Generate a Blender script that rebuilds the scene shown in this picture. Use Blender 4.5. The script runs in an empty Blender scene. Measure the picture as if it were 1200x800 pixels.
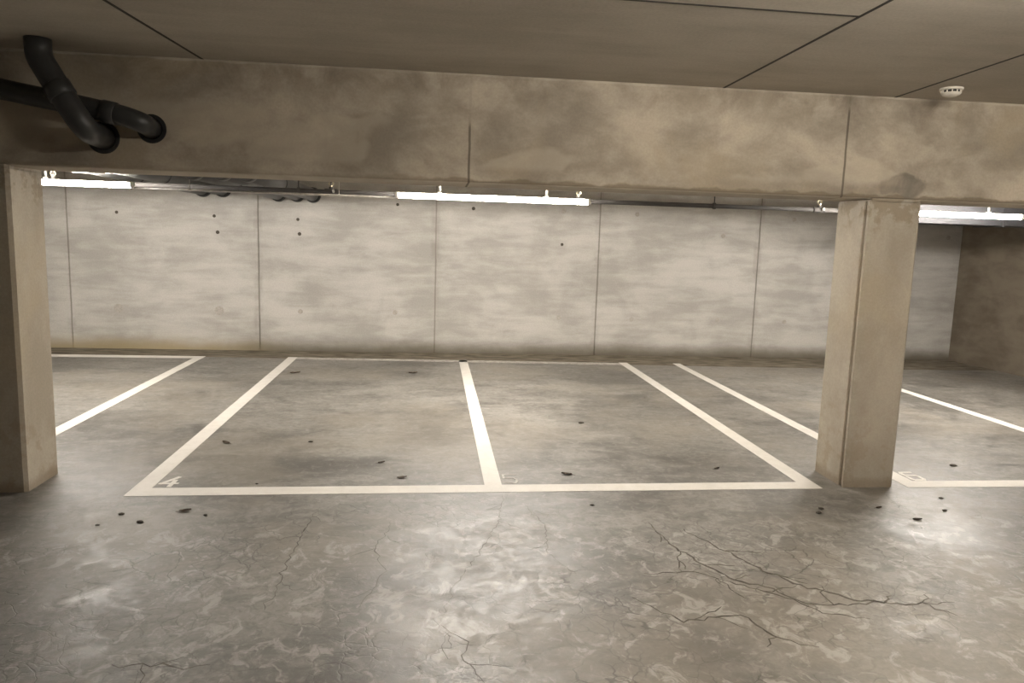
import bpy, bmesh, math, random
from mathutils import Vector, Matrix
random.seed(7)
C = bpy.context.scene.collection
PI = math.pi

# ------------------------------------------------------------------ helpers
def tag(o, label=None, cat=None, group=None, kind=None):
    if label: o['label'] = label
    if cat: o['category'] = cat
    if group: o['group'] = group
    if kind: o['kind'] = kind
    return o

def obj(name, bm, mat, parent=None, smooth=False):
    me = bpy.data.meshes.new(name)
    bmesh.ops.recalc_face_normals(bm, faces=bm.faces)
    bm.to_mesh(me); bm.free()
    if smooth:
        me.polygons.foreach_set('use_smooth', [True] * len(me.polygons))
    me.materials.append(mat)
    o = bpy.data.objects.new(name, me); C.objects.link(o)
    if parent: o.parent = parent
    return o

def thing(name, label, cat, loc=(0, 0, 0), group=None, rotz=0):
    o = bpy.data.objects.new(name, None); C.objects.link(o)
    o.empty_display_size = .1
    o.location = loc; o.rotation_euler = (0, 0, rotz)
    return tag(o, label, cat, group)

def copy_tree(o, parent=None):
    c = o.copy(); C.objects.link(c)
    if parent: c.parent = parent
    for ch in list(o.children): copy_tree(ch, c)
    return c

def add_box(bm, x0, x1, y0, y1, z0, z1):
    vs = [bm.verts.new((x, y, z)) for z in (z0, z1) for y in (y0, y1) for x in (x0, x1)]
    for f in ((0, 1, 3, 2), (4, 6, 7, 5), (0, 4, 5, 1), (1, 5, 7, 3), (3, 7, 6, 2), (2, 6, 4, 0)):
        bm.faces.new([vs[i] for i in f])
    return vs

def add_prism(bm, pts, z0, z1):
    a = [bm.verts.new((x, y, z0)) for x, y in pts]
    b = [bm.verts.new((x, y, z1)) for x, y in pts]
    n = len(pts)
    bm.faces.new(a[::-1]); bm.faces.new(b)
    for i in range(n):
        bm.faces.new((a[i], a[(i + 1) % n], b[(i + 1) % n], b[i]))

def bevel(bm, w, seg=1):
    bmesh.ops.bevel(bm, geom=list(bm.edges), offset=w, segments=seg, affect='EDGES', clamp_overlap=True)

def add_tube(bm, path, r, n=20, caps=True):
    """sweep a circle of radius r (number or list) along the points of path"""
    P = [Vector(p) for p in path]
    rs = r if isinstance(r, (list, tuple)) else [r] * len(P)
    up = None; rings = []
    for i, p in enumerate(P):
        t = (P[min(i + 1, len(P) - 1)] - P[max(i - 1, 0)]).normalized()
        if up is None:
            up = Vector((0, 0, 1)) if abs(t.z) < .9 else Vector((1, 0, 0))
        s = t.cross(up).normalized(); up = s.cross(t).normalized()
        rings.append([bm.verts.new(p + (s * math.cos(2 * PI * k / n) + up * math.sin(2 * PI * k / n)) * rs[i]) for k in range(n)])
    for a, b in zip(rings, rings[1:]):
        for k in range(n):
            bm.faces.new((a[k], a[(k + 1) % n], b[(k + 1) % n], b[k]))
    if caps:
        bm.faces.new(rings[0][::-1]); bm.faces.new(rings[-1])

def round_path(pts, rad, seg=8):
    """polyline with its corners turned into arcs"""
    P = [Vector(p) for p in pts]; out = [P[0]]
    for a, b, c in zip(P, P[1:], P[2:]):
        u = (a - b); v = (c - b)
        d = min(rad, u.length * .48, v.length * .48)
        p0 = b + u.normalized() * d; p1 = b + v.normalized() * d
        for k in range(seg + 1):
            t = k / seg
            out.append(p0 * (1 - t) ** 2 + b * 2 * t * (1 - t) + p1 * t ** 2)
    out.append(P[-1])
    return out

def add_lathe(bm, prof, n=32, c=(0, 0, 0)):
    rings = []
    for r, z in prof:
        rings.append([bm.verts.new((c[0] + r * math.cos(2 * PI * k / n), c[1] + r * math.sin(2 * PI * k / n), c[2] + z)) for k in range(n)])
    for a, b in zip(rings, rings[1:]):
        for k in range(n):
            bm.faces.new((a[k], a[(k + 1) % n], b[(k + 1) % n], b[k]))
    bm.faces.new(rings[0][::-1]); bm.faces.new(rings[-1])

# ------------------------------------------------------------------ node materials
class NT:
    def __init__(s, name):
        s.m = bpy.data.materials.new(name); s.m.use_nodes = True
        s.t = s.m.node_tree; s.n = s.t.nodes
        s.b = s.n['Principled BSDF']
        s.pos = s.n.new('ShaderNodeNewGeometry').outputs['Position']
        sp = s.n.new('ShaderNodeSeparateXYZ'); s.t.links.new(s.pos, sp.inputs[0])
        s.x, s.y, s.z = sp.outputs
    def put(s, v, sock):
        if isinstance(v, (int, float)): sock.default_value = v
        elif isinstance(v, (tuple, list)): sock.default_value = v if len(v) == len(sock.default_value) else (*v, 1)
        else: s.t.links.new(v, sock)
    def math(s, op, a, b=None, c=None, clamp=False):
        n = s.n.new('ShaderNodeMath'); n.operation = op; n.use_clamp = clamp
        s.put(a, n.inputs[0])
        if b is not None: s.put(b, n.inputs[1])
        if c is not None: s.put(c, n.inputs[2])
        return n.outputs[0]
    def scaled(s, sc, off=(0, 0, 0)):
        n = s.n.new('ShaderNodeMapping'); s.t.links.new(s.pos, n.inputs[0])
        n.inputs['Scale'].default_value = sc; n.inputs['Location'].default_value = off
        return n.outputs[0]
    def noise(s, vec, scale, detail=4, rough=.55, dist=0):
        n = s.n.new('ShaderNodeTexNoise'); s.t.links.new(vec, n.inputs['Vector'])
        n.inputs['Scale'].default_value = scale; n.inputs['Detail'].default_value = detail
        n.inputs['Roughness'].default_value = rough; n.inputs['Distortion'].default_value = dist
        return n.outputs[0]
    def voro(s, vec, scale, feature='F1'):
        n = s.n.new('ShaderNodeTexVoronoi'); s.t.links.new(vec, n.inputs['Vector'])
        n.feature = feature; n.inputs['Scale'].default_value = scale
        return n.outputs['Distance']
    def warp(s, vec, scale, amt):
        n = s.n.new('ShaderNodeTexNoise'); s.t.links.new(vec, n.inputs['Vector']); n.inputs['Scale'].default_value = scale
        n.inputs['Detail'].default_value = 3
        v = s.n.new('ShaderNodeVectorMath'); v.operation = 'MULTIPLY_ADD'
        s.t.links.new(n.outputs['Color'], v.inputs[0]); v.inputs[1].default_value = (amt,) * 3; s.t.links.new(vec, v.inputs[2])
        return v.outputs[0]
    def rng(s, v, a, b, c=0., d=1., smooth=True):
        n = s.n.new('ShaderNodeMapRange'); n.interpolation_type = 'SMOOTHSTEP' if smooth else 'LINEAR'
        s.put(v, n.inputs[0])
        for i, q in enumerate((a, b, c, d)): n.inputs[1 + i].default_value = q
        return n.outputs[0]
    def mix(s, f, a, b, mode='MIX'):
        n = s.n.new('ShaderNodeMix'); n.data_type = 'RGBA'; n.blend_type = mode
        s.put(f, n.inputs[0]); s.put(a, n.inputs[6]); s.put(b, n.inputs[7])
        return n.outputs[2]
    def line(s, coord, at, w, wob=None, amt=0):
        """1 on a line coord == at of half-width w, else 0"""
        d = s.math('SUBTRACT', coord, at)
        if wob is not None: d = s.math('MULTIPLY_ADD', wob, amt, d)
        return s.rng(s.math('ABSOLUTE', d), w * .4, w, 1, 0)
    def spot(s, ax, a, ra, bx, b, rb, soft=.4):
        u = s.math('DIVIDE', s.math('SUBTRACT', ax, a), ra); v = s.math('DIVIDE', s.math('SUBTRACT', bx, b), rb)
        d = s.math('ADD', s.math('MULTIPLY', u, u), s.math('MULTIPLY', v, v))
        return s.rng(d, 1 - soft, 1 + soft, 1, 0)
    def finish(s, col, rough=.8, bump=None, strength=.3, dist=.01, spec=.5):
        s.put(col, s.b.inputs['Base Color']); s.put(rough, s.b.inputs['Roughness'])
        s.b.inputs['Specular IOR Level'].default_value = spec
        if bump is not None:
            n = s.n.new('ShaderNodeBump'); n.inputs['Strength'].default_value = strength; n.inputs['Distance'].default_value = dist
            s.put(bump, n.inputs['Height']); s.t.links.new(n.outputs[0], s.b.inputs['Normal'])
        return s.m

def plain(name, col, rough=.5, metal=0, var=.12, scale=30):
    t = NT(name)
    f = t.rng(t.noise(t.pos, scale, 3), .3, .7)
    c = t.mix(f, tuple(q * (1 - var) for q in col), tuple(min(1, q * (1 + var)) for q in col))
    t.b.inputs['Metallic'].default_value = metal
    return t.finish(c, rough)

def concrete(name, dark, light, streak=(1.2, 1.2, 6), warm=None, extra=None, rough=.85, bumps=.25):
    """cast concrete: cloudy blotches, board streaks, grain and pores"""
    t = NT(name)
    big = t.noise(t.scaled((1, 1, 1.3), (3, 1, 5)), 1.1, 5, .6, .4)
    st = t.noise(t.scaled(streak), 1.6, 5, .6, .3)
    grain = t.noise(t.pos, 60, 3, .6)
    f = t.math('ADD', t.math('MULTIPLY', big, .55), t.math('MULTIPLY', st, .45))
    c = t.mix(t.rng(f, .38, .62), dark, light)
    if warm: c = t.mix(t.rng(t.noise(t.scaled((1, 1, 1), (9, 4, 2)), .9, 4, .6, .6), .5, .66, 0, .8), c, warm)
    c = t.mix(t.rng(grain, .3, .7, 0, .13), c, (.08, .07, .055))
    pores = t.rng(t.voro(t.warp(t.pos, 9, .05), 13), .02, .06, 1, 0)
    keep = t.rng(t.noise(t.pos, 4, 2), .5, .62)
    pores = t.math('MULTIPLY', pores, keep)
    c = t.mix(t.math('MULTIPLY', pores, .35), c, (.1, .085, .065))
    if extra: c = extra(t, c)
    h = t.math('ADD', t.math('MULTIPLY', st, .6), t.math('MULTIPLY', grain, .25))
    h = t.math('SUBTRACT', h, t.math('MULTIPLY', pores, .6))
    return t.finish(c, rough, h, bumps, .006, spec=.3)

# back wall: panel joints stained dark, damp brown-green foot
JOINTS = (-8.6, -5.91, -3.137, -.418, 2.204, 4.901, 7.62)
def wall_extra(t, c):
    wob = t.noise(t.scaled((1, 1, 1)), 3, 4)
    wob2 = t.math('SUBTRACT', wob, .5)
    j = None
    for q in JOINTS:
        a = t.line(t.x, q, .016, wob2, .02); b = t.math('MULTIPLY', t.line(t.x, q, .09, wob2, .1), t.rng(wob, .45, .65, .0, .22))
        m = t.math('MAXIMUM', t.math('MULTIPLY', a, .55), b)
        j = m if j is None else t.math('MAXIMUM', j, m)
    c = t.mix(j, c, (.13, .11, .085))
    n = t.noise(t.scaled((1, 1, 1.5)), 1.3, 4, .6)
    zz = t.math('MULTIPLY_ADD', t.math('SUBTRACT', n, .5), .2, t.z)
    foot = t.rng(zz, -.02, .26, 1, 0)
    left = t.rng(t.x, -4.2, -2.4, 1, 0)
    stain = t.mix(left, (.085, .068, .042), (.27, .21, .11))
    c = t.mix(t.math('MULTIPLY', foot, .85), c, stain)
    return c
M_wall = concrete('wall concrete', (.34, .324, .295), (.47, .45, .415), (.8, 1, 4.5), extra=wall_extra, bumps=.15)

def beam_extra(t, c):
    wob = t.math('SUBTRACT', t.noise(t.pos, 5, 4), .5)
    n = t.noise(t.scaled((1, 1, 1), (2, 0, 8)), 2.3, 6, .62, .8)
    lightp = t.rng(t.noise(t.warp(t.scaled((.75, 1, 1.3), (4.7, 0, 1)), 3, .25), 1.25, 2, .5), .53, .57, 0, .42)
    low = t.math('MULTIPLY', t.rng(t.z, 2.28, 2.34), t.rng(t.z, 2.62, 2.7, 1, 0))
    c = t.mix(t.math('MULTIPLY', lightp, low), c, (.49, .43, .34))
    c = t.mix(t.rng(t.math('MULTIPLY_ADD', wob, .03, t.z), 2.914, 2.922, 0, .6), c, (.5, .45, .37))
    # blotches darker towards the top edge, grime along the drip edge
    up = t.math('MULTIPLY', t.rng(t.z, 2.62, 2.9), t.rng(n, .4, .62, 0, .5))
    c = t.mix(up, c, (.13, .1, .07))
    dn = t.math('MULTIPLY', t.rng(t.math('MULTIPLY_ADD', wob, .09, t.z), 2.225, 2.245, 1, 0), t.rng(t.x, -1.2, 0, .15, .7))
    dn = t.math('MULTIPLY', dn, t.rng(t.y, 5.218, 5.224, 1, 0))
    c = t.mix(t.rng(t.z, 2.208, 2.214, .5, 0), c, (.5, .45, .37))  # soffit colour lightened to stand in for light bounced off the floor
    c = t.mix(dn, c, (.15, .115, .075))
    blob = t.rng(t.voro(t.warp(t.scaled((1, 1, 1)), 4, .3), 2.1), .05, .16, .45, 0)
    c = t.mix(t.math('MULTIPLY', blob, t.rng(n, .45, .6)), c, (.14, .11, .085))
    for q, z0, z1 in ((-.228, 2.2, 2.63), (2.505, 2.2, 2.86), (-4.1, 2.2, 2.7), (5.2, 2.2, 2.7)):
        m = t.math('MULTIPLY', t.line(t.x, q, .011, wob, .012), t.rng(t.z, z1 - .06, z1, .75, .1))
        c = t.mix(m, c, (.07, .055, .04))
    # mortar repair over the column head
    e = t.spot(t.math('MULTIPLY_ADD', wob, .25, t.x), 2.98, .17, t.math('MULTIPLY_ADD', wob, .2, t.z), 2.31, .085, .3)
    e = t.math('MULTIPLY', e, t.rng(t.y, 5.3, 5.4, 1, 0))
    c = t.mix(t.math('MULTIPLY', e, t.rng(n, .35, .6, .35, .95)), c, (.155, .135, .11))
    return c
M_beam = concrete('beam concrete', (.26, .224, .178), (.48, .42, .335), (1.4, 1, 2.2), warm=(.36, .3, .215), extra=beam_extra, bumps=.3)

def col_extra(t, c):
    wob = t.math('SUBTRACT', t.noise(t.pos, 6, 5, .6), .5)
    n = t.noise(t.pos, 7, 5, .65)
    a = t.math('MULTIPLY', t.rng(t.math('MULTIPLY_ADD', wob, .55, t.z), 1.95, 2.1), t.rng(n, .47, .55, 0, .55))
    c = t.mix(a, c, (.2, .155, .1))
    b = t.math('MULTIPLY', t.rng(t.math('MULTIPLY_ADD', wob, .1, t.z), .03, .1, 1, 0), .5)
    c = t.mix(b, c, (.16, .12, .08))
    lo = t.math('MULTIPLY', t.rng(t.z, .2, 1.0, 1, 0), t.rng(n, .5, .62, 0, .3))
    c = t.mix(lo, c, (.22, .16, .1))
    return c
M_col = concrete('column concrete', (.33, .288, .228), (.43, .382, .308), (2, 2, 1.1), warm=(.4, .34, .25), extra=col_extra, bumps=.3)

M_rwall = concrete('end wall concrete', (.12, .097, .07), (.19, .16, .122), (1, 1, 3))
M_ceil = concrete('ceiling concrete', (.45, .41, .345), (.54, .495, .425), (.6, 3, 1), bumps=.1)

# polished floor slab
def floor_mat(name, gutter=False):
    t = NT(name)
    w = t.warp(t.pos, 1.2, .5)
    big = t.noise(w, .75, 6, .62, .5)
    med = t.noise(t.warp(t.scaled((.8, 1.6, 1), (4, 2, 0)), 2.5, .35), 2.6, 6, .68, 1.0)
    swirl = t.noise(t.warp(t.pos, 2.2, .6), 5.5, 5, .65, 1.6)
    grain = t.noise(t.pos, 45, 4, .65)
    mott = t.noise(t.warp(t.pos, 7, .12), 15, 5, .7, .8)
    f = t.math('ADD', t.math('MULTIPLY', big, .42), t.math('ADD', t.math('MULTIPLY', med, .36), t.math('MULTIPLY', swirl, .22)))
    c = t.mix(t.rng(f, .4, .6), (.078, .073, .065), (.222, .209, .188))
    c = t.mix(t.math('MULTIPLY', t.rng(mott, .38, .5, 1, 0), .38), c, (.075, .068, .057))
    c = t.mix(t.math('MULTIPLY', t.rng(mott, .52, .66), .3), c, (.36, .34, .31))
    c = t.mix(t.rng(t.noise(t.scaled((1, 1, 1), (7, 7, 0)), .55, 4, .6), .46, .62, 0, .5), c, (.215, .19, .155))
    c = t.mix(t.rng(grain, .35, .7, 0, .22), c, (.12, .105, .085))
    # flaked pale skin in the driving lane
    fl = t.rng(t.noise(t.warp(t.scaled((1.3, 1.1, 1), (1, 5, 0)), 5, .2), 5, 6, .68, 1.0), .51, .63, 0, .62)
    lane = t.rng(t.y, 4.2, 4.9, 1, .15)
    c = t.mix(t.math('MULTIPLY', fl, lane), c, (.37, .35, .318))
    # craquelure
    cr = t.voro(t.warp(t.warp(t.scaled((1, 1.15, 1)), 2.2, .35), 9, .09), 4.4, 'DISTANCE_TO_EDGE')
    cr2 = t.voro(t.warp(t.scaled((1, 1, 1), (5, 5, 0)), 6, .14), 9, 'DISTANCE_TO_EDGE')
    pa = t.rng(t.noise(t.scaled((1, 1, 1), (2, 3, 0)), 1.1, 4, .6), .45, .6)
    k = t.math('MULTIPLY', t.rng(cr, .004, .024, .8, 0), pa)
    pb = t.rng(t.noise(t.scaled((1, 1, 1), (12, 3, 0)), 1.5, 4, .6), .48, .6)
    k = t.math('MAXIMUM', k, t.math('MULTIPLY', t.math('MULTIPLY', t.rng(cr2, .008, .045, 1, 0), pb), .5))
    k = t.math('MULTIPLY', k, t.rng(t.y, 4.6, 5.6, .9, .12))
    c = t.mix(k, c, (.06, .053, .043))
    # scattered dark flecks
    fk = t.rng(t.voro(t.warp(t.scaled((1, 2, 1)), 14, .05), 5.5), .03, .075, 1, 0)
    fk = t.math('MULTIPLY', fk, t.rng(t.noise(t.pos, 2.4, 3), 0.55, .62, 0, .3))
    c = t.mix(fk, c, (.1, .085, .065))
    h = t.math('SUBTRACT', t.math('ADD', t.math('MULTIPLY', med, .5), t.math('ADD', t.math('MULTIPLY', grain, .12), t.math('MULTIPLY', mott, .35))), t.math('MULTIPLY', k, .5))
    r = t.rng(t.math('ADD', t.math('MULTIPLY', swirl, .5), t.math('MULTIPLY', big, .5)), .4, .6, .40, .6)
    return t.finish(c, r, h, .4, .006, spec=.5)
M_floor = floor_mat('floor concrete')
def gut():
    t = NT('gutter concrete')
    n = t.noise(t.scaled((1, 3, 1)), 3, 5, .6)
    return t.finish(t.mix(t.rng(n, .35, .65), (.1, .085, .062), (.2, .175, .135)), .95, n, .3, .01, spec=.1)
M_gutter = gut()

def paint():
    t = NT('worn white paint')
    n = t.noise(t.warp(t.pos, 8, .06), 9, 6, .7)
    g = t.noise(t.pos, 70, 3, .6)
    c = t.mix(t.rng(n, .3, .6, .25, 0), (.60, .575, .53), (.4, .37, .325))
    c = t.mix(t.rng(g, .55, .7, 0, .2), c, (.4, .37, .32))
    return t.finish(c, .6, g, .15, .002, spec=.3)
M_paint = paint()
def paint_thin():
    t = NT('faded white paint')
    n = t.noise(t.warp(t.pos, 12, .05), 16, 5, .7)
    c = t.mix(t.rng(n, .4, .6), (.42, .4, .36), (.27, .25, .22))
    return t.finish(c, .7)
M_faded = paint_thin()

M_pvc = plain('grey plastic drain pipe', (.036, .036, .036), .42, scale=6)
M_pvc2 = plain('dark grey plastic drain pipe', (.03, .03, .028), .5, scale=6)
M_rubber = plain('black rubber', (.012, .012, .012), .6)
M_pipe = plain('dark steel pipe', (.035, .031, .028), .75, 0, scale=12)
M_brass = plain('brass', (.42, .36, .25), .35, .8)
M_zinc = plain('zinc plated steel', (.55, .54, .52), .4, .7)
M_white = plain('white enamelled metal', (.78, .77, .74), .4, var=.03)
M_wplastic = plain('white plastic', (.72, .68, .6), .45, var=.04)
M_slot = plain('dark slot', (.03, .027, .022), .7)
M_duct = plain('dark grey sheet metal', (.03, .029, .031), .7, .1, scale=3)
M_leaf = plain('dry brown leaf', (.06, .042, .026), .8, var=.4, scale=40)
M_leaf2 = plain('pale dry leaf', (.17, .135, .1), .8, var=.3, scale=40)
M_dirt = plain('dark dirt', (.055, .045, .034), .95, var=.3, scale=60)
M_crack = plain('dirt filled crack', (.085, .074, .058), .9, var=.4, scale=14)

def emit(name, col, s):
    m = bpy.data.materials.new(name); m.use_nodes = True
    b = m.node_tree.nodes['Principled BSDF']
    b.inputs['Base Color'].default_value = (.8, .8, .78, 1)
    b.inputs['Emission Color'].default_value = (*col, 1); b.inputs['Emission Strength'].default_value = s
    return m
M_tube = emit('lit lamp diffuser', (1, .94, .865), 34)
M_tube2 = emit('lit lane lamp diffuser', (1, .92, .81), 17)

# ------------------------------------------------------------------ setting
XL, XR, YF, YW = -9.0, 8.5, -6.0, 11.814
ZC, ZB, YB, YB2 = 2.932, 2.207, 5.214, 5.654
def gy(x): return 11.13 + (10.69 - 11.13) * (x + 6) / 12 if x < 6 else 10.69

bm = bmesh.new()
add_prism(bm, [(XL, YF), (XR, YF), (XR, gy(XR)), (6, gy(6)), (XL, gy(XL))], -.2, 0)
floor = obj('floor', bm, M_floor); tag(floor, kind='structure')
bm = bmesh.new()
v = [(XL, gy(XL), 0), (6, gy(6), 0), (XR, gy(XR), 0), (XR, YW, -.012), (XL, YW, -.012)]
top = [bm.verts.new(p) for p in v]; bot = [bm.verts.new((p[0], p[1], -.2)) for p in v]
bm.faces.new(top); bm.faces.new(bot[::-1])
for i in range(5): bm.faces.new((top[i], bot[i], bot[(i + 1) % 5], top[(i + 1) % 5]))
tag(obj('trim_1', bm, M_gutter), kind='structure')

# back wall of cast panels with open joints
bm = bmesh.new()
edges = [XL] + list(JOINTS) + [XR]
for a, b in zip(edges, edges[1:]):
    add_box(bm, a + .004, b - .004, YW, YW + .06, -.2, ZC + .02)
add_box(bm, XL, XR, YW + .012, YW + .25, -.2, ZC + .02)
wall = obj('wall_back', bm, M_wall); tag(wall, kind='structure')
holes = [(-3.786, 2.051, 0), (-3.741, 1.807, 1), (-2.543, 2.04, 0), (-2.519, 1.82, 1), (-3.743, .602, 2), (-5.228, .611, 2), (-2.516, .613, 3),
         (-1.046, .629, 3), (1.596, .598, 4), (2.807, .593, 4), (4.281, .607, 4), (5.447, .6, 3), (.163, 2.30, 1), (1.61, 2.31, 3),
         (2.814, 2.30, 3), (5.479, 2.30, 3), (-1.022, 2.32, 0), (8.25, 2.089, 4), (-5.2, 2.06, 0), (7.0, .6, 3), (4.28, 2.0, 3), (1.6, 1.78, 0)]
M_plug = plain('tie hole mortar', (.34, .318, .28), .9, scale=50)
M_plug_d = plain('dark tie hole', (.06, .05, .038), .9, scale=50)
M_plug_l = plain('pale tie hole mortar', (.33, .305, .265), .9, scale=50)
for x, z, k in holes:
    bm = bmesh.new()
    r = (.026, .03, .075, .04, .042)[k]
    n = 18
    add_lathe(bm, [(r * .78, .0012), (r * .8, .002), (r * .9, .002), (r * .93, .0)] if k == 2 else [(r * .2, .004), (r * .8, .003), (r, -.002)], n)
    bmesh.ops.transform(bm, matrix=Matrix.Translation((x, YW, z)) @ Matrix.Rotation(PI / 2, 4, 'X'), verts=bm.verts)
    obj('tie_hole', bm, (M_plug_d, M_plug_d, M_plug, M_plug_l, M_plug)[k] if k != 2 else M_plug, wall)

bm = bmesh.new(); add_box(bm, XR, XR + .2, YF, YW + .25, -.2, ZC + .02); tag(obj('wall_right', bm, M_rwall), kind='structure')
bm = bmesh.new(); add_box(bm, XL - .2, XL, YF, YW + .25, -.2, ZC + .02); tag(obj('wall_left', bm, M_wall), kind='structure')
bm = bmesh.new(); add_box(bm, XL - .2, XR + .2, YF - .2, YF, -.2, ZC + .02); tag(obj('wall_front', bm, M_wall), kind='structure')

# ceiling: precast slabs with open joints between them
bm = bmesh.new()
g = .01
def slab(pts):
    add_prism(bm, pts, ZC, ZC + .03)
K0 = lambda y: -2.096 + (y - 4.022) * .094
K1 = lambda y: 1.545 + (y - 3.5) * .006
K2 = lambda y: 2.80 + (y - 4.3) * .05
YK = lambda x: 3.498 + (x - .42) * .013
slab([(XL, YF), (-5.6 - g, YF), (-5.6 - g, YB + .1), (XL, YB + .1)])
slab([(-5.6 + g, YF), (K0(YF) - g, YF), (K0(YB + .1) - g, YB + .1), (-5.6 + g, YB + .1)])
slab([(K0(YF) + g, YF), (K1(YF) - g, YF), (K1(3.5) - g, YK(1.54) - g), (K0(3.5) + g, YK(-2.1) - g)])
slab([(K0(3.5) + g, YK(-2.1) + g), (K1(3.5) - g, YK(1.54) + g), (K1(YB + .1) - g, YB + .1), (K0(YB + .1) + g, YB + .1)])
slab([(K1(YF) + g, YF), (K2(YF) - g, YF), (K2(YB + .1) - g, YB + .1), (K1(YB + .1) + g, YB + .1)])
slab([(K2(YF) + g, YF), (6.3 - g, YF), (6.3 - g, YB + .1), (K2(YB + .1) + g, YB + .1)])
slab([(6.3 + g, YF), (XR, YF), (XR, YB + .1), (6.3 + g, YB + .1)])
xs = [XL, -5.6, -2.0, 1.56, 2.85, 6.3, XR]
for a, b in zip(xs, xs[1:]): slab([(a + g, YB2 - .1), (b - g, YB2 - .1), (b - g, YW + .01), (a + g, YW + .01)])
add_box(bm, XL, XR, YF, YW + .2, ZC + .022, ZC + .25)
ceiling = obj('ceiling', bm, M_ceil); tag(ceiling, kind='structure')
bm = bmesh.new()
def shade_strip(x0, y0, x1, y1):  # dark strip added in an open joint to stand in for its shade
    d = Vector((x1 - x0, y1 - y0)).normalized(); n = Vector((-d.y, d.x)) * (g - .0005)
    add_prism(bm, [(x0 - n.x, y0 - n.y), (x1 - n.x, y1 - n.y), (x1 + n.x, y1 + n.y), (x0 + n.x, y0 + n.y)], ZC - .001, ZC + .02)
for K in (lambda y: -5.6, K0, K1, K2, lambda y: 6.3): shade_strip(K(YF), YF + .01, K(YB), YB)
shade_strip(K0(3.5) + g, YK(-2.1), K1(3.5) - g, YK(1.54))
obj('joint_shade', bm, M_slot, ceiling)

# downstand beam (named as part of the building), chamfered soffit edges
bm = bmesh.new()
prof = [(YB, ZC + .02), (YB, ZB + .012), (YB + .012, ZB), (YB2 - .012, ZB), (YB2, ZB + .012), (YB2, ZC + .02)]
a = [bm.verts.new((XL, y, z)) for y, z in prof]; b = [bm.verts.new((XR, y, z)) for y, z in prof]
bm.faces.new(a); bm.faces.new(b[::-1])
for i in range(6): bm.faces.new((a[i], a[(i + 1) % 6], b[(i + 1) % 6], b[i]))
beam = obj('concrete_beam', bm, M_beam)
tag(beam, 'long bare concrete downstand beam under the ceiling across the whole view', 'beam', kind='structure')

# columns: chamfered right edge, shuttering rebate beside the left front edge, open shrinkage gap at the head
def column(x0, x1, label):
    bm = bmesh.new()
    ch = .022
    pts = [(x0, YB), (x1 - ch, YB), (x1, YB + ch), (x1, YB2 - ch), (x1 - ch, YB2), (x0 + ch, YB2), (x0, YB2 - ch),
           (x0, YB + .062), (x0 + .016, YB + .056), (x0 + .016, YB + .026), (x0, YB + .02)]
    add_prism(bm, pts, 0, ZB - .016)
    pts2 = [(x0 + .02, YB), (x1 - ch, YB), (x1, YB + ch), (x1, YB2 - ch), (x1 - ch, YB2), (x0 + .02, YB2)]
    add_prism(bm, pts2, ZB - .02, ZB + .004)
    o = obj('concrete_column', bm, M_col)
    tag(o, label, 'column', 'columns carrying the beam')
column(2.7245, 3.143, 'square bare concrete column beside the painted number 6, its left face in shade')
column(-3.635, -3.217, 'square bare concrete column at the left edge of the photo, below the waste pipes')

# ------------------------------------------------------------------ painted lines and bay numbers
def quad(name, pts, label, group='white parking bay lines', mat=None):
    bm = bmesh.new(); add_prism(bm, pts, 0.0002, .0022)
    o = obj(name, bm, mat or M_paint)
    return tag(o, label, 'floor marking', group)
f0 = lambda x: 5.155 + x * .014      # near edge of the front line
f1 = lambda x: 5.315 + x * .012
b0 = lambda x: 10.885 - x * .03      # near edge of the far line
b1 = lambda x: 11.06 - x * .022
def bay(xn0, xn1, xf0, xf1, label, yend=None):
    yn = f1((xn0 + xn1) / 2); yf = yend or b1((xf0 + xf1) / 2)
    quad('parking_line', [(xn0, yn), (xn1, yn), (xf1, yf), (xf0, yf)], label)
bay(-3.862, -3.725, -3.875, -3.752, 'white painted line slanting to the left column, right side of the bay at far left', 11.10)
bay(-2.555, -2.425, -2.575, -2.44, 'white painted line on the left side of bay 4, slanting up from its number')
bay(-.055, .075, -.048, .078, 'white painted line between bay 4 and bay 5, nearly upright in the photo')
bay(2.415, 2.55, 2.415, 2.545, 'white painted line on the right side of bay 5, ending left of the column foot')
bay(3.262, 3.40, 3.27, 3.385, 'white painted line running from the far wall to the column and on beside number 6')
bay(5.70, 5.84, 5.73, 5.86, 'white painted line seen right of the column, rightmost of the lines to the wall')
quad('parking_line', [(-2.555, f0(-2.5)), (2.55, f0(2.55)), (2.55, f1(2.55)), (-2.555, f1(-2.5))], 'long white painted line across the front of bays 4 and 5')
quad('parking_line', [(3.262, f0(3.3)), (8.2, f0(4)), (8.2, f1(4)), (3.262, f1(3.3))], 'white painted line across the front of bay 6, right of the column')
quad('parking_line', [(-8.6, 11.11), (-8.6, 10.90), (-3.875, 10.915), (-3.875, 11.10)][::-1], 'white painted line along the wall foot at the far left bay')
quad('parking_line', [(-2.44, b0(-2.44)), (2.415, b0(2.4) - .02), (2.415, b1(2.4) - .03), (-2.44, b1(-2.44))], 'thin dirty white painted line along the wall foot behind bays 4 and 5', mat=M_faded)
quad('parking_line', [(-8.6, f0(-6)), (-3.725, f0(-4)), (-3.725, f1(-4)), (-8.6, f1(-6))], 'white painted line across the front of the far left bay, behind the left column')

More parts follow.
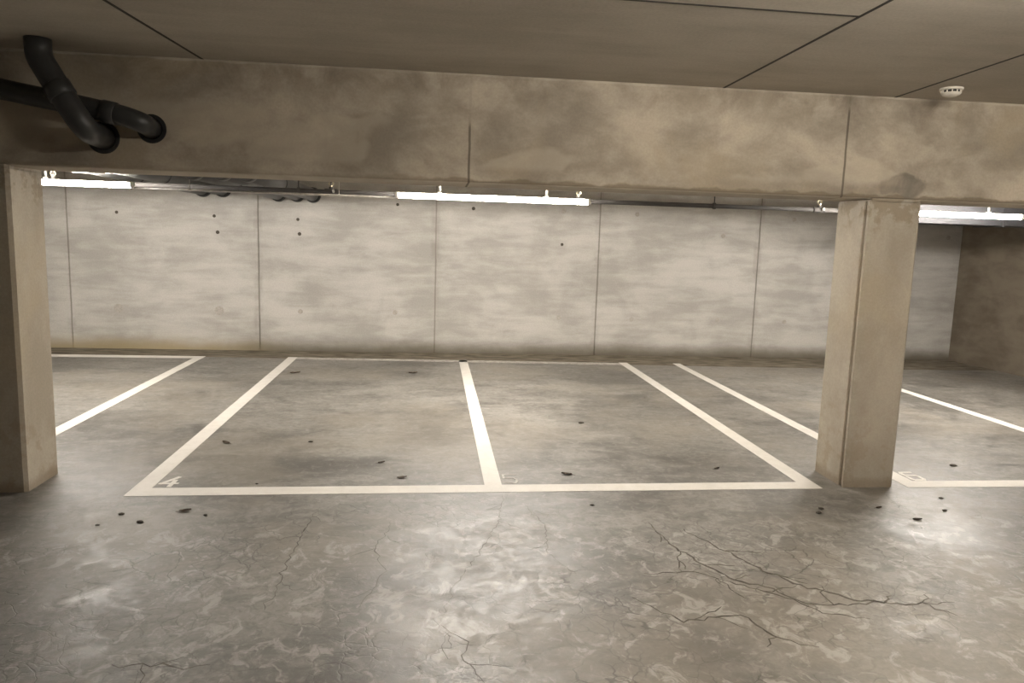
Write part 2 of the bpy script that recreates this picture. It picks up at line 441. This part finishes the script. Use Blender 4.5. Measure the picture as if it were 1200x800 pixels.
def digit(strokes, x, y, w, h, label, mat, t=.022):
    bm = bmesh.new()
    for i, ((ax, ay), (bx, by)) in enumerate(strokes):
        p = Vector((x + ax * w, y + ay * h)); q = Vector((x + bx * w, y + by * h))
        d = (q - p).normalized(); nrm = Vector((-d.y, d.x)) * t / 2
        p = p - d * t / 2; q = q + d * t / 2
        add_prism(bm, [tuple(p - nrm), tuple(q - nrm), tuple(q + nrm), tuple(p + nrm)], .0003, .0018 + .0002 * i)
    o = obj('painted_number', bm, mat)
    tag(o, label, 'floor marking', 'painted bay numbers')
digit([((.72, 1), (0, .3)), ((0, .3), (1, .3)), ((.72, .62), (.72, 0))], -2.395, 5.325, .105, .2, 'white painted number 4 in the front left corner of bay 4', M_paint, .032)
digit([((1, 1), (.05, 1)), ((.05, 1), (.05, .55)), ((.05, .55), (.8, .58)), ((.8, .58), (1, .42)), ((1, .42), (1, .15)), ((1, .15), (.8, 0)), ((.8, 0), (0, .02))], .1, 5.36, .1, .2, 'faded white painted number 5 in the front left corner of bay 5', M_faded, .018)
digit([((1, 1), (.15, 1)), ((.15, 1), (0, .85)), ((0, .85), (0, .12)), ((0, .12), (.15, 0)), ((.15, 0), (.85, 0)), ((.85, 0), (1, .12)), ((1, .12), (1, .45)), ((1, .45), (.85, .55)), ((.85, .55), (0, .55))],
      3.43, 5.375, .1, .2, 'white painted number 6 in the bay corner right of the column', M_paint, .03)

# dirt-filled cracks in the slab (parts of the floor)
def crack(pts, w, branch=0):
    P = [Vector((x, y)) for x, y in pts]; fine = []
    for a, b in zip(P, P[1:]):
        n = max(2, int((b - a).length / .035))
        d = (b - a); nr = Vector((-d.y, d.x)).normalized()
        for k in range(n):
            fine.append(a + d * k / n + nr * random.gauss(0, .009))
    fine.append(P[-1])
    bm = bmesh.new(); prev = None; N = len(fine)
    for i, p in enumerate(fine):
        t = (fine[min(i + 1, N - 1)] - fine[max(i - 1, 0)]).normalized(); nr = Vector((-t.y, t.x))
        ww = w * (.25 + .75 * math.sin(PI * (i + .5) / N) ** .6) * random.uniform(.45, 1.35) / 2
        cur = [bm.verts.new((*(p - nr * ww), .0004)), bm.verts.new((*(p + nr * ww), .0004)), bm.verts.new((*(p + nr * ww * .6), -.002)), bm.verts.new((*(p - nr * ww * .6), -.002))]
        if prev:
            for q in range(4): bm.faces.new((prev[q], prev[(q + 1) % 4], cur[(q + 1) % 4], cur[q]))
        prev = cur
    obj('crack', bm, M_crack, floor)
    for _ in range(branch):
        i = random.randrange(2, N - 2); p = fine[i]; t = (fine[i + 1] - fine[i - 1]).normalized()
        s = random.choice((-1, 1)); a = random.uniform(.5, 1.2) * s
        d = Vector((t.x * math.cos(a) - t.y * math.sin(a), t.x * math.sin(a) + t.y * math.cos(a)))
        e = random.uniform(.1, .26)
        crack([tuple(p), tuple(p + d * e * .5 + Vector((random.gauss(0, .02), 0))), tuple(p + d * e)], w * .6)
crack([(.981, 4.548), (1.007, 4.2), (1.126, 3.9), (1.219, 3.7), (1.384, 3.59), (1.489, 3.42), (1.7, 3.4), (1.944, 3.43)], .016, 5)
crack([(1.172, 4.426), (1.334, 4.051), (1.44, 3.816), (1.537, 3.653), (1.658, 3.558), (1.769, 3.457), (2.013, 3.39), (2.3, 3.4)], .017, 6)
crack([(.735, 3.8), (1.035, 3.811), (1.181, 3.679), (1.408, 3.492), (1.565, 3.306), (1.739, 3.255)], .013, 4)
crack([(-1.211, 4.79), (-1.252, 4.124), (-1.239, 3.706), (-1.255, 3.485)], .006, 3)
crack([(.067, 5.093), (-.007, 4.606), (-.179, 4.084), (-.338, 3.666), (-.387, 3.401)], .005, 4)
crack([(.588, 3.53), (.777, 3.278), (1.103, 3.328), (1.163, 3.124), (1.34, 3.018)], .012, 3)
crack([(-1.785, 3.042), (-1.58, 3.043), (-1.477, 2.993), (-1.38, 3.03)], .008, 2)
crack([(.2, 4.9), (.28, 4.5), (.24, 4.1), (.35, 3.8)], .005, 3)
crack([(-.7, 4.6), (-.78, 4.2), (-.7, 3.9), (-.8, 3.5)], .005, 3)
crack([(-.4, 3.3), (-.28, 3.15), (-.3, 3.0), (-.2, 2.8)], .005, 3)

# ------------------------------------------------------------------ lamps
def lamp(x0, x1, y, z, label, tube=None, hang=(.2, .8)):
    tube = tube or M_tube
    t = thing('strip_light', label, 'light', ((x0 + x1) / 2, y, z), 'suspended strip lights')
    hl = (x1 - x0) / 2
    # narrow housing on top of a round lit diffuser
    bm = bmesh.new(); add_box(bm, -hl, hl, -.014, .014, .022, .036); bevel(bm, .003); obj('housing', bm, M_white, t)
    bm = bmesh.new(); add_tube(bm, [(-hl + .02, 0, 0), (hl - .02, 0, 0)], .026, 20)
    obj('diffuser', bm, tube, t, True)
    for s in (-1, 1):
        bm = bmesh.new(); add_box(bm, s * hl - .02, s * hl + .02, -.029, .029, -.029, .037); bevel(bm, .008, 2); obj('end_cap', bm, M_white, t)
    for h in hang:
        hx = -hl + 2 * hl * h
        bm = bmesh.new(); add_tube(bm, [(hx, 0, .034), (hx, 0, ZC - z)], .011, 10); add_box(bm, hx - .02, hx + .02, -.018, .018, .034, .05)
        obj('hanger_rod', bm, M_white, t)
    return t
LY, LZ = 8.0, 2.255
lamp(-.853, 1.207, LY, LZ, 'lit white strip light hanging over bays 4 and 5', hang=(.22, .775))
lamp(-5.57, -3.51, LY, LZ - .0, 'lit white strip light at far left, left of the drain pipes', hang=(.15, .6))
lamp(4.25, 6.31, LY, LZ + .01, 'lit white strip light seen right of the column')
lamp(.5, 2.56, 2.2, 2.85, 'lit strip light over the driving lane above the camera, outside the photo', M_tube2)
lamp(5.1, 7.16, 2.2, 2.85, 'lit strip light over the driving lane, outside the photo at right', M_tube2)

# ------------------------------------------------------------------ sprinkler pipe with its heads and hangers
SY, SZ = 8.5, 2.293
t = thing('sprinkler_pipe', 'long thin dark sprinkler pipe running between the strip lights under the beam', 'pipe', (0, SY, SZ))
bm = bmesh.new(); add_tube(bm, [(XL + .02, 0, 0), (XR - .02, 0, 0)], .026, 16); obj('pipe_run', bm, M_pipe, t, True)
for x in (-7.4, -4.5, -1.598, 1.192, 4.109):
    head = None
    bm = bmesh.new(); add_tube(bm, [(x - .07, 0, 0), (x + .07, 0, 0)], .034, 16)
    add_tube(bm, [(x, 0, .02), (x, 0, .055)], .022, 12)
    tee = obj('tee_fitting', bm, M_pipe, t)
    bm = bmesh.new()
    add_tube(bm, [(x, 0, .05), (x, 0, .07)], .016, 12)
    for s in (-1, 1): add_tube(bm, round_path([(x + s * .012, 0, .065), (x + s * .03, 0, .085), (x + s * .006, 0, .118)], .02, 4), .005, 8)
    add_lathe(bm, [(.006, 0), (.034, .002), (.034, .005), (.006, .007)], 20, (x, 0, .116))
    h = obj('sprinkler_head', bm, M_brass, t)
    bm = bmesh.new(); add_tube(bm, [(x, 0, .068), (x, 0, .114)], .005, 8); obj('glass_bulb', bm, M_slot, h)
    bm = bmesh.new(); add_tube(bm, [(x + .03, -.03, -.0), (x + .03, -.06, .012)], .014, 10); obj('plug', bm, M_zinc, tee)
for x in (-6.0, -1.949, 2.811):
    bm = bmesh.new(); add_tube(bm, [(x, 0, .03), (x, 0, ZC - SZ)], .007, 8); rod = obj('hanger_rod', bm, M_pipe, t)
    bm = bmesh.new(); add_tube(bm, [(x - .014, 0, 0), (x + .014, 0, 0)], .037, 16); obj('pipe_clamp', bm, M_pipe, rod)

# thin grey conduit feeding the lamps, below the pipe at left
t = thing('cable_conduit', 'thin pale grey cable conduit below the sprinkler pipe, left of the middle strip light', 'conduit', (-2.2, LY, 2.232))
bm = bmesh.new(); add_tube(bm, [(-1.29, 0, 0), (1.327, 0, 0)], .011, 10); obj('conduit_run', bm, M_zinc, t, True)
for x in (-.75, .75):
    bm = bmesh.new(); add_tube(bm, [(x, 0, .009), (x, 0, ZC - 2.232)], .004, 8); add_tube(bm, [(x - .01, 0, 0), (x + .01, 0, 0)], .014, 10); obj('hanger_rod', bm, M_zinc, t)

# ------------------------------------------------------------------ drain pipes behind the beam, running back into the wall
def drain(x, z, r, label, mat):
    t = thing('drain_pipe', label, 'pipe', (x, YB2, z), 'drain pipes running back into the wall')
    L = YW - YB2
    bm = bmesh.new(); add_tube(bm, [(0, .001, 0), (0, L - .001, 0)], r, 28); obj('pipe_run', bm, mat, t, True)
    bm = bmesh.new(); add_tube(bm, [(0, 2.0, 0), (0, 2.02, 0), (0, 2.13, 0), (0, 2.15, 0)], [r, r + .01, r + .01, r], 28); obj('coupling', bm, mat, t, True)
    bm = bmesh.new(); add_tube(bm, [(0, L - .09, 0), (0, L - .07, 0), (0, L - .002, 0)], [r + .002, r + .02, r + .026], 28); obj('wall_collar', bm, M_rubber, t)
    for y in (1.2, 3.6):
        bm = bmesh.new(); add_tube(bm, [(0, y - .012, 0), (0, y + .012, 0)], r + .005, 28); add_tube(bm, [(0, y, r), (0, y, ZC - z - .004)], .006, 8)
        obj('pipe_clamp', bm, M_rubber, t)
drain(-3.94, 2.46, .105, 'dark drain pipe nearest the left strip light, leftmost of the five running to the wall', M_pvc2)
drain(-3.65, 2.465, .105, 'dark drain pipe, right one of the left pair running back to the wall', M_pvc2)
drain(-2.83, 2.418, .094, 'grey drain pipe, first from the left in the group of three at the wall', M_pvc)
drain(-2.555, 2.418, .09, 'grey drain pipe in the middle of the group of three at the wall', M_pvc)
drain(-2.31, 2.418, .094, 'grey drain pipe, right one in the group of three at the wall', M_pvc)

# two fat pipes bending into the front of the beam
def elbow(path, r, label, ring, mat, couple):
    t = thing('waste_pipe', label, 'pipe', ring, 'waste pipes entering the beam')
    o = Vector(ring)
    P = [Vector(p) - o for p in path]
    bm = bmesh.new(); add_tube(bm, round_path(P, .16, 12), r, 32); obj('pipe_run', bm, mat, t, True)
    a, b, f = couple
    A, B = P[a], P[b]; d = (B - A).normalized(); c = A.lerp(B, f)
    bm = bmesh.new(); add_tube(bm, [c - d * .045, c - d * .04, c + d * .04, c + d * .045], [r, r + .007, r + .007, r], 32); obj('coupling', bm, mat, t, True)
    # dark annular gap of the cored hole the pipe runs into
    bm = bmesh.new(); add_lathe(bm, [(r + .005, 0), (r + .005, .004), (r + .028, .004), (r + .03, 0)], 36)
    bmesh.ops.transform(bm, matrix=Matrix.Translation(Vector((0, -.0005, 0))) @ Matrix.Rotation(PI / 2, 4, 'X'), verts=bm.verts)
    obj('hole_seal', bm, M_rubber, t)
elbow([(-3.3, 5.06, 2.68), (-2.62, 5.06, 2.566), (-2.42, 5.05, 2.525), (-2.315, 5.06, 2.49), (-2.315, YB + .002, 2.475)], .064,
      'dark grey waste pipe running along the beam and bending into it, the right one', (-2.315, YB, 2.475), M_pvc, (1, 2, .55))
elbow([(-2.84, 4.9, 2.932), (-2.84, 4.9, 2.83), (-2.70, 4.89, 2.59), (-2.59, 4.9, 2.41), (-2.62, YB + .002, 2.405)], .074,
      'fat dark grey waste pipe coming down from the ceiling at left into the beam', (-2.62, YB, 2.405), M_pvc, (1, 2, .82))

# sheet-metal duct right behind the right strip light
t = thing('ventilation_duct', 'dark sheet metal duct directly behind the strip light right of the column', 'duct', (6.93, 8.9, 2.188))
bm = bmesh.new(); add_box(bm, -1.53, 1.55, -.25, .25, 0, .742); bevel(bm, .006); obj('duct_body', bm, M_duct, t)
for x in (-1.51, -.3, .9):
    bm = bmesh.new(); add_box(bm, x - .015, x + .015, -.262, .262, -.012, .743); obj('flange', bm, M_duct, t)

# smoke detector
t = thing('smoke_detector', 'round white smoke detector on the ceiling above the column', 'smoke detector', (3.0, 4.83, ZC))
bm = bmesh.new(); add_lathe(bm, [(.06, 0), (.072, -.003), (.072, -.016), (.06, -.018)], 36); obj('base', bm, M_wplastic, t)
bm = bmesh.new(); add_lathe(bm, [(.056, -.0175), (.056, -.034)], 36); obj('sensor_slot', bm, M_slot, t)
bm = bmesh.new(); add_lathe(bm, [(.06, -.033), (.06, -.038), (.05, -.05), (.03, -.058), (.008, -.06)], 36); obj('cover', bm, M_wplastic, t, False)
for k in range(12):
    a = 2 * PI * k / 12; bm = bmesh.new(); add_box(bm, -.004, .004, -.003, .003, -.035, -.017)
    bmesh.ops.transform(bm, matrix=Matrix.Rotation(a, 4, 'Z') @ Matrix.Translation((.058, 0, 0)), verts=bm.verts); obj('rib', bm, M_wplastic, t)

# ------------------------------------------------------------------ leaves and crumbs lying on the floor
def leaf(x, y, s, rot, mat, label):
    bm = bmesh.new()
    nx, ny = 9, 5; V = []
    for i in range(nx):
        u = i / (nx - 1); w = (math.sin(PI * min(1, u * .97 + .015)) ** .8) * .36 * (1 + .18 * math.sin(u * 23 + x * 9))
        row = []
        for j in range(ny):
            q = (j / (ny - 1) - .5) * 2
            zz = .03 + .1 * abs(q) ** 1.6 + .12 * (u - .4) ** 2 * 2 + random.uniform(-.02, .02)
            row.append(bm.verts.new(((u - .5) * s, q * w * s * .8, zz * s)))
        V.append(row)
    for i in range(nx - 1):
        for j in range(ny - 1): bm.faces.new((V[i][j], V[i + 1][j], V[i + 1][j + 1], V[i][j + 1]))
    bmesh.ops.solidify(bm, geom=list(bm.faces), thickness=.0015)
    zmin = min(v.co.z for v in bm.verts)
    for v in bm.verts: v.co.z -= zmin
    o = tag(obj('dry_leaf', bm, mat), label, 'leaf', 'dead leaves on the floor')
    o.location = (x, y, .0005); o.rotation_euler = (0, 0, rot)
    bm = bmesh.new(); add_tube(bm, [(-.48 * s, 0, .06 * s), (-.62 * s, .03 * s, .05 * s), (-.8 * s, .02 * s, .03 * s)], .014 * s, 6); obj('stem', bm, mat, o)
def crumb(x, y, s, label, mat=None):
    bm = bmesh.new(); bmesh.ops.create_icosphere(bm, subdivisions=2, radius=s * .4)
    for v in bm.verts:
        k = 1 + random.uniform(-.22, .22)
        v.co = Vector((v.co.x * k * 1.5, v.co.y * k, v.co.z * k * .45))
    zmin = min(v.co.z for v in bm.verts)
    for v in bm.verts: v.co.z -= zmin
    o = tag(obj('dirt_crumb', bm, mat or M_dirt), label, 'dirt', 'crumbs of dirt on the floor')
    o.location = (x, y, 0); o.rotation_euler = (0, 0, random.uniform(-.5, .5))
leaf(.613, 5.554, .085, 2.9, M_leaf, 'dark dry leaf in bay 5 just behind the front line')
leaf(-2.228, 6.459, .085, 2.6, M_leaf2, 'brown dry leaf in bay 4 close to its left line')
leaf(1.901, 5.694, .055, .4, M_leaf, 'small dry leaf near the front right corner of bay 5')
leaf(-.674, 5.488, .075, .2, M_leaf2, 'curled dry leaf at the front of bay 4 near its right line')
leaf(-.855, 5.88, .06, .5, M_leaf, 'dry leaf in bay 4 just behind the curled one')
leaf(-2.246, 9.832, .13, .4, M_leaf2, 'brown scrap of leaf at the back left of bay 4')
leaf(-.707, 9.926, .12, .2, M_leaf2, 'brown scrap of leaf at the back right of bay 4')
leaf(2.745, 4.771, .05, .2, M_leaf, 'dry leaf on the lane in front of the column, left of the others there')
leaf(2.88, 4.539, .065, -.15, M_leaf, 'long dark dry leaf on the lane in front of the right column')
leaf(-2.052, 4.827, .075, .15, M_leaf2, 'brown dry leaf on the lane below the left corner of bay 4')
crumb(-1.515, 6.488, .035, 'dark crumb in the middle of bay 4')
crumb(-1.72, 5.366, .02, 'tiny dark crumb just behind the front line of bay 4')
crumb(1.06, 7.196, .05, 'dark crumb in the middle of bay 5')
crumb(-2.432, 4.78, .032, 'dark crumb on the lane below the line corner of bay 4')
crumb(-2.266, 4.64, .038, 'darkest crumb on the lane at left')
crumb(-1.9, 4.749, .026, 'dark crumb on the lane right of the brown leaf')
crumb(-2.5, 4.6, .022, 'dark crumb on the lane, leftmost of all')
crumb(.671, 4.872, .026, 'dark crumb on the lane below bay 5')
crumb(2.242, 4.68, .04, 'dark crumb on the lane left of the column foot')
crumb(2.3, 4.76, .032, 'dark crumb on the lane just behind the one left of the column foot')
crumb(3.2, 4.70, .032, 'dark crumb on the lane right of the column')
crumb(3.358, 4.951, .03, 'dark crumb in front of the line of bay 6')
crumb(4.048, 5.745, .05, 'dark crumb inside bay 6 at the right edge of the photo')

# ------------------------------------------------------------------ camera, world, view
cam = bpy.data.cameras.new('camera'); co = bpy.data.objects.new('camera', cam); C.objects.link(co)
r = Vector((.99392569, -.10574406, .0304947)); u = Vector((-.0156725, .13826526, .99027122)); f = Vector((.10893165, .98473393, -.13576812))
m = Matrix((r, u, -f)).transposed().to_4x4(); m.translation = (-.4687, 0, 1.8218)
co.matrix_world = m
cam.sensor_fit = 'HORIZONTAL'; cam.sensor_width = 36; cam.lens = 864.28 / 1200 * 36; cam.clip_start = .05
S = bpy.context.scene; S.camera = co
w = bpy.data.worlds.new('world'); S.world = w; w.use_nodes = True
w.node_tree.nodes['Background'].inputs[0].default_value = (0, 0, 0, 1)
S.view_settings.view_transform = 'Standard'; S.view_settings.look = 'None'
S.view_settings.gamma = 1; S.view_settings.use_curve_mapping = False
S.view_settings.exposure = 3.52
S.cycles.use_denoising = True
S.cycles.max_bounces = 8; S.cycles.diffuse_bounces = 5; S.cycles.adaptive_threshold = .02
